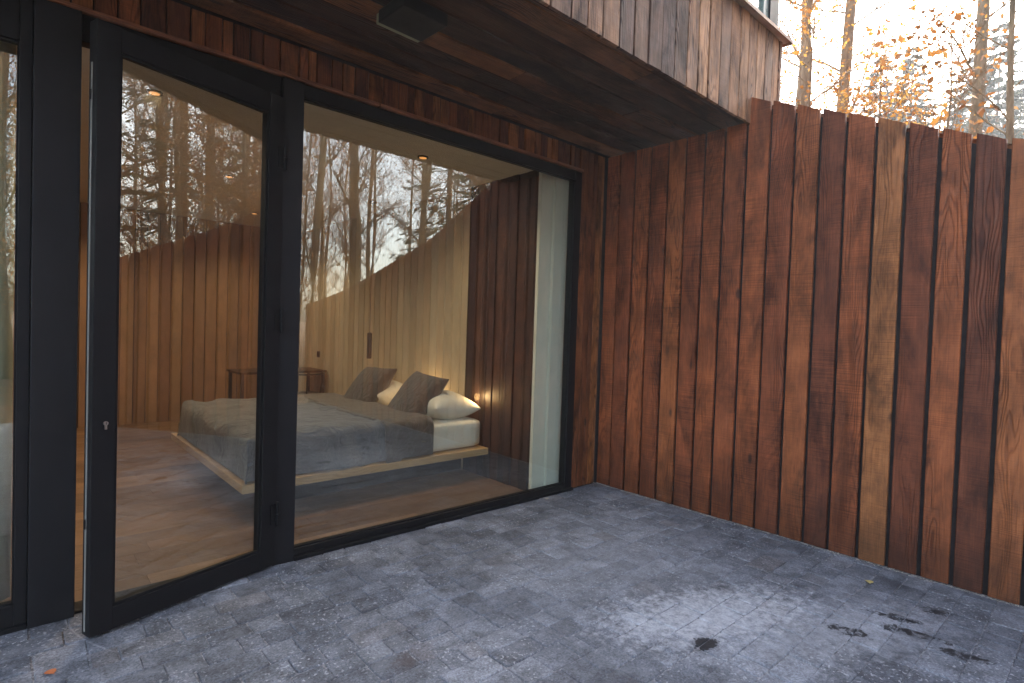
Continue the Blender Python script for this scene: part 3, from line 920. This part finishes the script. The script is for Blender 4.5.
# desk and chair in the back corner
M_deskw = plain("dark desk wood", (0.06, 0.035, 0.02), .5)
dk = empty("desk", (2.87, 4.65, 0))
tag(dk, "dark thin topped desk standing in the back corner of the room", "desk")
boxes("desk_top", [(-.62, .55, -.3, .3, .72, .75)], M_deskw, dk, bev=.003)
for (lx, ly) in ((-.58, -.26), (.51, -.26), (-.58, .26), (.51, .26)):
    boxes("leg", [(lx - .018, lx + .018, ly - .018, ly + .018, 0, .719)], M_socket, dk)
ch = empty("chair", (3.02, 4.12, 0), R(12))
tag(ch, "dark curved back chair pulled up to the desk", "chair")
bm = bmesh.new(); softbox(bm, -.22, .22, -.21, .21, .43, .47, .02, 8, 8, 0); mk("seat", bm, M_socket, ch, smooth=True)
for (lx, ly) in ((-.19, -.18), (.19, -.18), (-.19, .18), (.19, .18)):
    bm = bmesh.new(); tube(bm, [(lx * 1.15, ly * 1.15, 0), (lx, ly, .43)], [.010, .013], 8); mk("leg", bm, M_socket, ch)
bm = bmesh.new()
arc = [(.24 * math.cos(a), -.02 + -.22 * math.sin(a), .74) for a in [math.pi * k / 12 for k in range(13)]]
tube(bm, arc, [.014] * 13, 8)
for k in (1, 4, 8, 11): tube(bm, [(arc[k][0] * .85, arc[k][1] * .85, .46), arc[k]], [.008] * 2, 6)
mk("backrest", bm, M_socket, ch)

# curtain behind the left pane
bm = bmesh.new()
pr = []
for k in range(120):
    x = -2.3 + k * .0195
    pr.append((x, .34 + .028 * math.sin(k * .9) + .01 * math.sin(k * .31)))
for z in (.02, 1.4, CZ - .03): pass
rows = [[bm.verts.new((x, y, z)) for x, y in pr] for z in (.02, 1.0, 2.0, CZ - .03)]
for a, b in zip(rows[:-1], rows[1:]):
    for j in range(len(pr) - 1): bm.faces.new((a[j], a[j + 1], b[j + 1], b[j]))
cu = mk("curtain", bm, plain("sage curtain linen", (0.26, 0.28, 0.20), .9, var=.06), smooth=True)
cu.modifiers.new("s", 'SOLIDIFY').thickness = .004
tag(cu, "pale sage curtain hanging behind the left window pane", "curtain")

# ------------------------------------------------------------------ fallen leaves on the paving
def leaf_mat(name, cols, trans=.45):
    m, nt, b = mat(name); n = N(nt)
    sd = n.attr("sd").outputs["Fac"]
    c = n.ramp(sd, cols)
    n.put(b.inputs["Base Color"], c)
    b.inputs["Roughness"].default_value = .6
    tr = n.node("ShaderNodeBsdfTranslucent"); n.put(tr.inputs[0], c)
    mx = n.node("ShaderNodeMixShader"); mx.inputs[0].default_value = trans
    nt.links.new(b.outputs[0], mx.inputs[1]); nt.links.new(tr.outputs[0], mx.inputs[2])
    nt.links.new(mx.outputs[0], nt.nodes["Material Output"].inputs["Surface"])
    return m
def leaf_obj(loc, rz, s, col, label):
    bm = bmesh.new()
    pr = [(0, 0), (.25, .32), (.5, .42), (.78, .28), (1, 0)]
    up = [bm.verts.new((a - .5, b, .12 * b + .05 * math.sin(a * 5))) for a, b in pr]
    dn = [up[0]] + [bm.verts.new((a - .5, -b, .16 * b)) for a, b in pr[1:-1]] + [up[-1]]
    md = [up[0]] + [bm.verts.new((a - .5, 0, 0.02)) for a, b in pr[1:-1]] + [up[-1]]
    for i in range(4):
        for A, B in ((up, md), (md, dn)):
            q = []
            for v in (A[i], A[i + 1], B[i + 1], B[i]):
                if v not in q: q.append(v)
            bm.faces.new(q)
    tube(bm, [(-.5, 0, .01), (-.8, .05, .03)], [.012, .008], 5)
    o = mk("fallen_leaf", bm, plain("leaf " + label[:9], col, .6))
    o.scale = (s, s, s); o.location = loc; o.rotation_euler = (0, 0, rz)
    tag(o, label, "leaf", "fallen leaves on the paving")
leaf_obj((3.83, -2.385, .006), .4, .055, (.50, .40, .14), "yellow fallen leaf on the paving near the foot of the fence")
leaf_obj((0.14, -0.52, .006), 2.0, .05, (.40, .13, .05), "orange brown fallen leaf on the paving by the wide black post")
leaf_obj((3.42, -0.09, .006), 1.0, .06, (.34, .30, .24), "pale crumpled leaf at the foot of the window frame corner")

# ------------------------------------------------------------------ trees
def bark(name, c0, c1):
    m, nt, b = mat(name); n = N(nt)
    x, y, z = n.sep(n.coords())
    f = n.noise(n.comb(n.math('MULTIPLY', x, 14.0), n.math('MULTIPLY', y, 14.0), n.math('MULTIPLY', z, 3.0)), 1.0, 6, .65)
    n.put(b.inputs["Base Color"], n.ramp(f, [(.3, c0), (.7, c1)]))
    b.inputs["Roughness"].default_value = .9
    n.put(b.inputs["Normal"], n.bump(f, .8, .03))
    return m
M_bark = bark("grey beech bark", (.12, .082, .045), (.34, .25, .14))
M_bark2 = bark("ochre bark", (.11, .06, .03), (.34, .21, .10))
M_leafb = leaf_mat("brown beech leaves", [(0, (.14, .055, .018)), (.4, (.32, .125, .030)), (.7, (.48, .20, .04)), (1, (.56, .30, .07))], .3)
M_leafo = leaf_mat("golden leaves", [(0, (.22, .08, .02)), (.4, (.42, .17, .03)), (.75, (.55, .28, .05)), (1, (.60, .38, .10))])
M_needle = leaf_mat("needles", [(0, (.018, .03, .012)), (.5, (.035, .055, .02)), (1, (.06, .08, .03))])

def make_tree_mesh(seed, height, r0, lean=(0, 0), nbr=16, leaves=2600, start=.25, spread=1.0, leafsize=.05, upward=.55, fork=False):
    rd = random.Random(seed)
    tb = bmesh.new(); lb = bmesh.new()
    sdl = lb.faces.layers.float.new("sd")
    pts = []; n = 14
    for i in range(n + 1):
        f = i / n
        pts.append(Vector((lean[0] * f * height + .10 * noise.noise((f * 3, seed, 0)) * height * .18, lean[1] * f * height + .10 * noise.noise((f * 3, seed, 9)) * height * .18, f * height)))
    rad = [r0 * (1 - .82 * (i / n) ** 1.1) * (1.25 if i == 0 else 1) for i in range(n + 1)]
    tube(tb, pts, rad, 10)
    def at(f):
        k = min(int(f * n), n - 1); t = f * n - k
        return pts[k].lerp(pts[k + 1], t), rad[k] * (1 - t) + rad[k + 1] * t
    ends = []
    def branch(p, dirv, ln, r, depth):
        q = [p.copy()]; dv = dirv.normalized()
        m_ = 5
        for i in range(m_):
            dv = (dv + Vector((rd.uniform(-.22, .22), rd.uniform(-.22, .22), rd.uniform(-.10, .20)))).normalized()
            q.append(q[-1] + dv * ln / m_)
        rs = [r * (1 - .8 * i / m_) for i in range(m_ + 1)]
        tube(tb, q, rs, 5 if depth == 0 else 3, cap=False)
        for i in range(1, m_ + 1): ends.append((q[i - 1], q[i]))
        if depth < 2:
            for i in range(1, m_ + 1):
                for _ in range(2 if depth == 0 else 1):
                    side = Vector((rd.uniform(-1, 1), rd.uniform(-1, 1), rd.uniform(-.2, .7)))
                    branch(q[i], dv * .8 + side * .8, ln * rd.uniform(.3, .5), rs[i] * .6 + .002, depth + 1)
    for k in range(nbr):
        f = start + (1 - start) * (k + rd.random()) / nbr
        p, rr = at(min(f, .99))
        a = k * 2.4 + rd.uniform(-.5, .5)
        ln = height * .20 * spread * (1.25 - f) * rd.uniform(.6, 1.2)
        branch(p, Vector((math.cos(a), math.sin(a), upward + rd.uniform(-.2, .3))), ln, rr * .20 + .004, 0)
    for _ in range(leaves):
        a, b = rd.choice(ends)
        p = a.lerp(b, rd.random()) + Vector((rd.gauss(0, .09), rd.gauss(0, .09), rd.gauss(-.03, .09)))
        s = leafsize * rd.uniform(.6, 1.3)
        u = Vector((rd.uniform(-1, 1), rd.uniform(-1, 1), rd.uniform(-1, .4))).normalized()
        v = u.cross(Vector((rd.uniform(-1, 1), rd.uniform(-1, 1), rd.uniform(-1, 1)))).normalized()
        f = lb.faces.new([lb.verts.new(p), lb.verts.new(p + u * s * .5 + v * s * .32), lb.verts.new(p + u * s), lb.verts.new(p + u * s * .5 - v * s * .32)])
        f[sdl] = rd.random()
    tm = bpy.data.meshes.new("trunk"); tb.to_mesh(tm); tb.free()
    for p in tm.polygons: p.use_smooth = True
    lm = bpy.data.meshes.new("crown"); lb.to_mesh(lm); lb.free()
    return tm, lm

def make_conifer_mesh(seed, height, r0, reach=.22, dense=1.0):
    rd = random.Random(seed)
    tb = bmesh.new(); lb = bmesh.new()
    sdl = lb.faces.layers.float.new("sd")
    tube(tb, [(0, 0, 0), (0, 0, height * .5), (0, 0, height)], [r0, r0 * .6, .01], 8)
    z = height * .10
    while z < height * .985:
        f = z / height
        L = height * reach * (1 - f) ** .8 + .15
        for k in range(int(6 * dense)):
            a = rd.uniform(0, 6.28)
            d_ = Vector((math.cos(a), math.sin(a), rd.uniform(-.25, .15)))
            ll = L * rd.uniform(.7, 1.1)
            q = [Vector((0, 0, z))]
            for i in range(5):
                q.append(q[-1] + d_ * ll / 5); d_.z += -.06 + .035 * i
            tube(tb, q, [.018, .014, .011, .008, .006, .003], 3, cap=False)
            sideb = Vector((-d_.y, d_.x, 0)).normalized()
            for t in range(int(26 * dense)):
                fr = rd.uniform(.15, 1)
                kk = min(int(fr * 5), 4); p = q[kk].lerp(q[kk + 1], fr * 5 - kk)
                s = rd.choice((-1, 1)); wl = ll * .30 * (1.15 - fr) + .10
                tip = p + sideb * s * wl * rd.uniform(.5, 1) + d_ * wl * .5 + Vector((0, 0, -wl * rd.uniform(.1, .6)))
                ww = Vector((0, 0, .018 + rd.random() * .02)) + d_ * .02
                ff = lb.faces.new([lb.verts.new(p), lb.verts.new(p.lerp(tip, .6) + ww), lb.verts.new(tip), lb.verts.new(p.lerp(tip, .5) - ww)])
                ff[sdl] = rd.random()
        z += height * .022 + .05
    tm = bpy.data.meshes.new("trunk"); tb.to_mesh(tm); tb.free()
    lm = bpy.data.meshes.new("crown"); lb.to_mesh(lm); lb.free()
    return tm, lm

def place_tree(name, meshes, loc, rz, sc, label, cat, group, tmat, lmat):
    r = empty(name, loc, rz)
    r.scale = (sc, sc, sc)
    tag(r, label, cat, group)
    for nm, me, mm in (("trunk", meshes[0], tmat), ("crown", meshes[1], lmat)):
        if not me.materials: me.materials.append(mm)
        o = bpy.data.objects.new(nm, me); COL.objects.link(o); o.parent = r
    return r

def hz(x, y): return hgt(x, y) - .05
C0 = Vector((0, -3.3777, 1.45))
def along(px, dist):
    """ground point under a line of sight through column px at the given distance"""
    dv = F_ + R2 * ((px - 512) / 559.74)
    dv.z = 0; dv.normalize()
    p = C0 + dv * dist
    return (p.x, p.y, hz(p.x, p.y))

# trees beyond the fence
tA = make_tree_mesh(101, 17, .17, (.10, .0), 16, 2600, .30, .8, .055)
tA2 = make_tree_mesh(102, 16, .13, (.06, .02), 18, 3000, .25, .8, .055)
tB = make_tree_mesh(103, 18, .095, (0, 0), 18, 900, .25, .6, .06)
tC = make_tree_mesh(104, 7.5, .05, (.02, .01), 22, 900, .2, 1.5, .085, upward=.8)
place_tree("beech_tree", tA, along(783, 14), 0.3, 1, "leaning ochre trunked tree nearest the corner of the upper floor", "tree", "trees beyond the fence", M_bark2, M_leafo)
place_tree("beech_tree", tA2, along(808, 12), 2.5, 1, "slender leaning tree with golden leaves, second from the upper floor corner", "tree", "trees beyond the fence", M_bark2, M_leafo)
place_tree("beech_tree", make_tree_mesh(105, 17, .14, (-.005, 0), 18, 1800, .3, .8, .055), along(832, 12.5), 4.0, 1, "upright bare barked tree, third from the upper floor corner", "tree", "trees beyond the fence", M_bark2, M_leafo)
place_tree("beech_tree", tB, along(966, 10), 1.0, 1, "tall grey trunk standing alone behind the right part of the fence", "tree", "trees beyond the fence", M_bark, M_leafb)
place_tree("young_tree", tC, along(1000, 6.6), 0.0, .92, "thin dark sapling with curled brown leaves at the right edge of the picture", "tree", "trees beyond the fence", M_bark, M_leafb)
place_tree("young_tree", make_tree_mesh(106, 6.2, .045, (-.02, .0), 22, 1000, .2, 1.6, .07, upward=.7), along(925, 8), 1.2, .85, "low bushy young tree with copper leaves just over the middle of the fence", "tree", "trees beyond the fence", M_bark, M_leafb)
place_tree("young_tree", make_tree_mesh(107, 6.5, .05, (.0, .0), 26, 2200, .2, 1.7, .06, upward=.6), along(800, 9), .5, 1.0, "young tree full of golden leaves beside the upper floor corner", "tree", "trees beyond the fence", M_bark2, M_leafo)
place_tree("young_tree", make_tree_mesh(108, 5.2, .05, (.0, .0), 26, 3000, .2, 1.9, .06, upward=.5), along(868, 9.5), 2.5, 1.08, "low golden bush like tree peeping over the fence top", "tree", "trees beyond the fence", M_bark2, M_leafo)
cm = make_conifer_mesh(201, 15, .16, .2, 1.7)
cm2 = make_conifer_mesh(202, 13, .15, .2, 1.7)
place_tree("fir_tree", cm, along(868, 46), 0, 1.42, "hazy distant fir, the left one of the pair beyond the golden bush", "tree", "distant firs", M_bark, M_needle)
place_tree("fir_tree", cm2, along(899, 48), 1, 1.70, "hazy distant fir, the right one of the pair beyond the golden bush", "tree", "distant firs", M_bark, M_needle)
place_tree("fir_tree", cm, along(985, 46), 2, 1.45, "hazy distant fir behind the sapling at the right edge", "tree", "distant firs", M_bark, M_needle)
place_tree("fir_tree", cm2, along(945, 54), 2, 1.6, "hazy distant fir left of the tall grey trunk", "tree", "distant firs", M_bark, M_needle)

for i, (px, dd, sc, lb) in enumerate(((846, 58, 1.35, "hazy distant fir low behind the golden leaves left of the pair"), (921, 60, 1.5, "pale distant fir filling the gap right of the pair"), (962, 62, 1.75, "pale distant fir directly behind the tall grey trunk"), (1008, 55, 1.6, "hazy distant fir at the very right edge of the picture"))):
    place_tree("fir_tree", (cm, cm2)[i % 2], along(px, dd), i * 1.3, sc, lb, "tree", "distant firs", M_bark, M_needle)

# the wood behind the photographer, seen as reflections in the glass
variants = [make_tree_mesh(300 + k, h, r, l, nb, lv, st, .62, .045, upward=.9) for k, (h, r, l, nb, lv, st) in enumerate((
    (20, .13, (.01, .0), 30, 13000, .12), (18, .085, (-.03, .01), 30, 13000, .10), (21, .13, (.0, .02), 30, 12000, .15), (16, .07, (.04, -.01), 32, 14000, .1), (19, .10, (-.01, -.02), 30, 13000, .12)))]
rnd = random.Random(77)
placed = []
tries = 0
while len(placed) < 85 and tries < 6000:
    tries += 1
    a = rnd.uniform(-16, 68); dd = rnd.uniform(13, 42)
    x = dd * math.sin(R(a)); y = 3.4 - dd * math.cos(R(a)) - 2
    if y > -5.5 or (x > 3 and x < 5.2 and y > -8): continue
    if any((x - q[0]) ** 2 + (y - q[1]) ** 2 < 3 for q in placed): continue
    placed.append((x, y))
    k = len(placed) % 5
    place_tree("beech_tree", variants[k], (x, y, hz(x, y)), rnd.uniform(0, 6.28), rnd.uniform(.8, 1.15),
               "slim autumn beech with brown leaves in the wood mirrored in the glass", "tree", "autumn trees mirrored in the glass", M_bark, M_leafb)
cm3 = make_conifer_mesh(210, 17, .2, .22, .8)
for i, (x, y, s, lb) in enumerate(((13.0, -12.0, 1.0, "large green fir mirrored in the middle of the door pane"), (15.5, -18.5, 1.0, "green fir mirrored at the left side of the door pane"), (20.5, -14.0, 1.15, "green fir mirrored at the right side of the door pane"))):
    place_tree("fir_tree", cm3, (x, y, hz(x, y)), i * 2.0, s, lb, "tree", "firs mirrored in the door", M_bark2, M_needle)

# undergrowth between the trunks
under = [make_tree_mesh(400 + k, 5.5, .035, (0, 0), 26, 3600, .08, 1.7, .06, upward=.6) for k in range(3)]
n_u = 0
while n_u < 34:
    a = rnd.uniform(-16, 66); dd = rnd.uniform(13, 26)
    x = dd * math.sin(R(a)); y = 1.4 - dd * math.cos(R(a))
    if y > -7.5: continue
    n_u += 1
    place_tree("young_tree", under[n_u % 3], (x, y, hz(x, y)), rnd.uniform(0, 6.28), rnd.uniform(.9, 1.6),
               "young bushy tree with coppery leaves low in the wood mirrored in the glass", "tree", "young trees mirrored in the glass", M_bark, M_leafb)
# haze
hb = boxes("haze", [(-75, 75, -60, 75, -3.5, 32)], None)
hb["kind"] = "stuff"; hb["label"] = "thin pale morning haze in the air of the wood"
m = bpy.data.materials.new("haze"); m.use_nodes = True
m.node_tree.nodes.remove(m.node_tree.nodes["Principled BSDF"])
pvn = m.node_tree.nodes.new("ShaderNodeVolumePrincipled")
pvn.inputs["Color"].default_value = (.93, .96, 1, 1); pvn.inputs["Density"].default_value = 0.0020
pvn.inputs["Anisotropy"].default_value = .3
m.node_tree.links.new(pvn.outputs[0], m.node_tree.nodes["Material Output"].inputs["Volume"])
hb.data.materials.append(m)
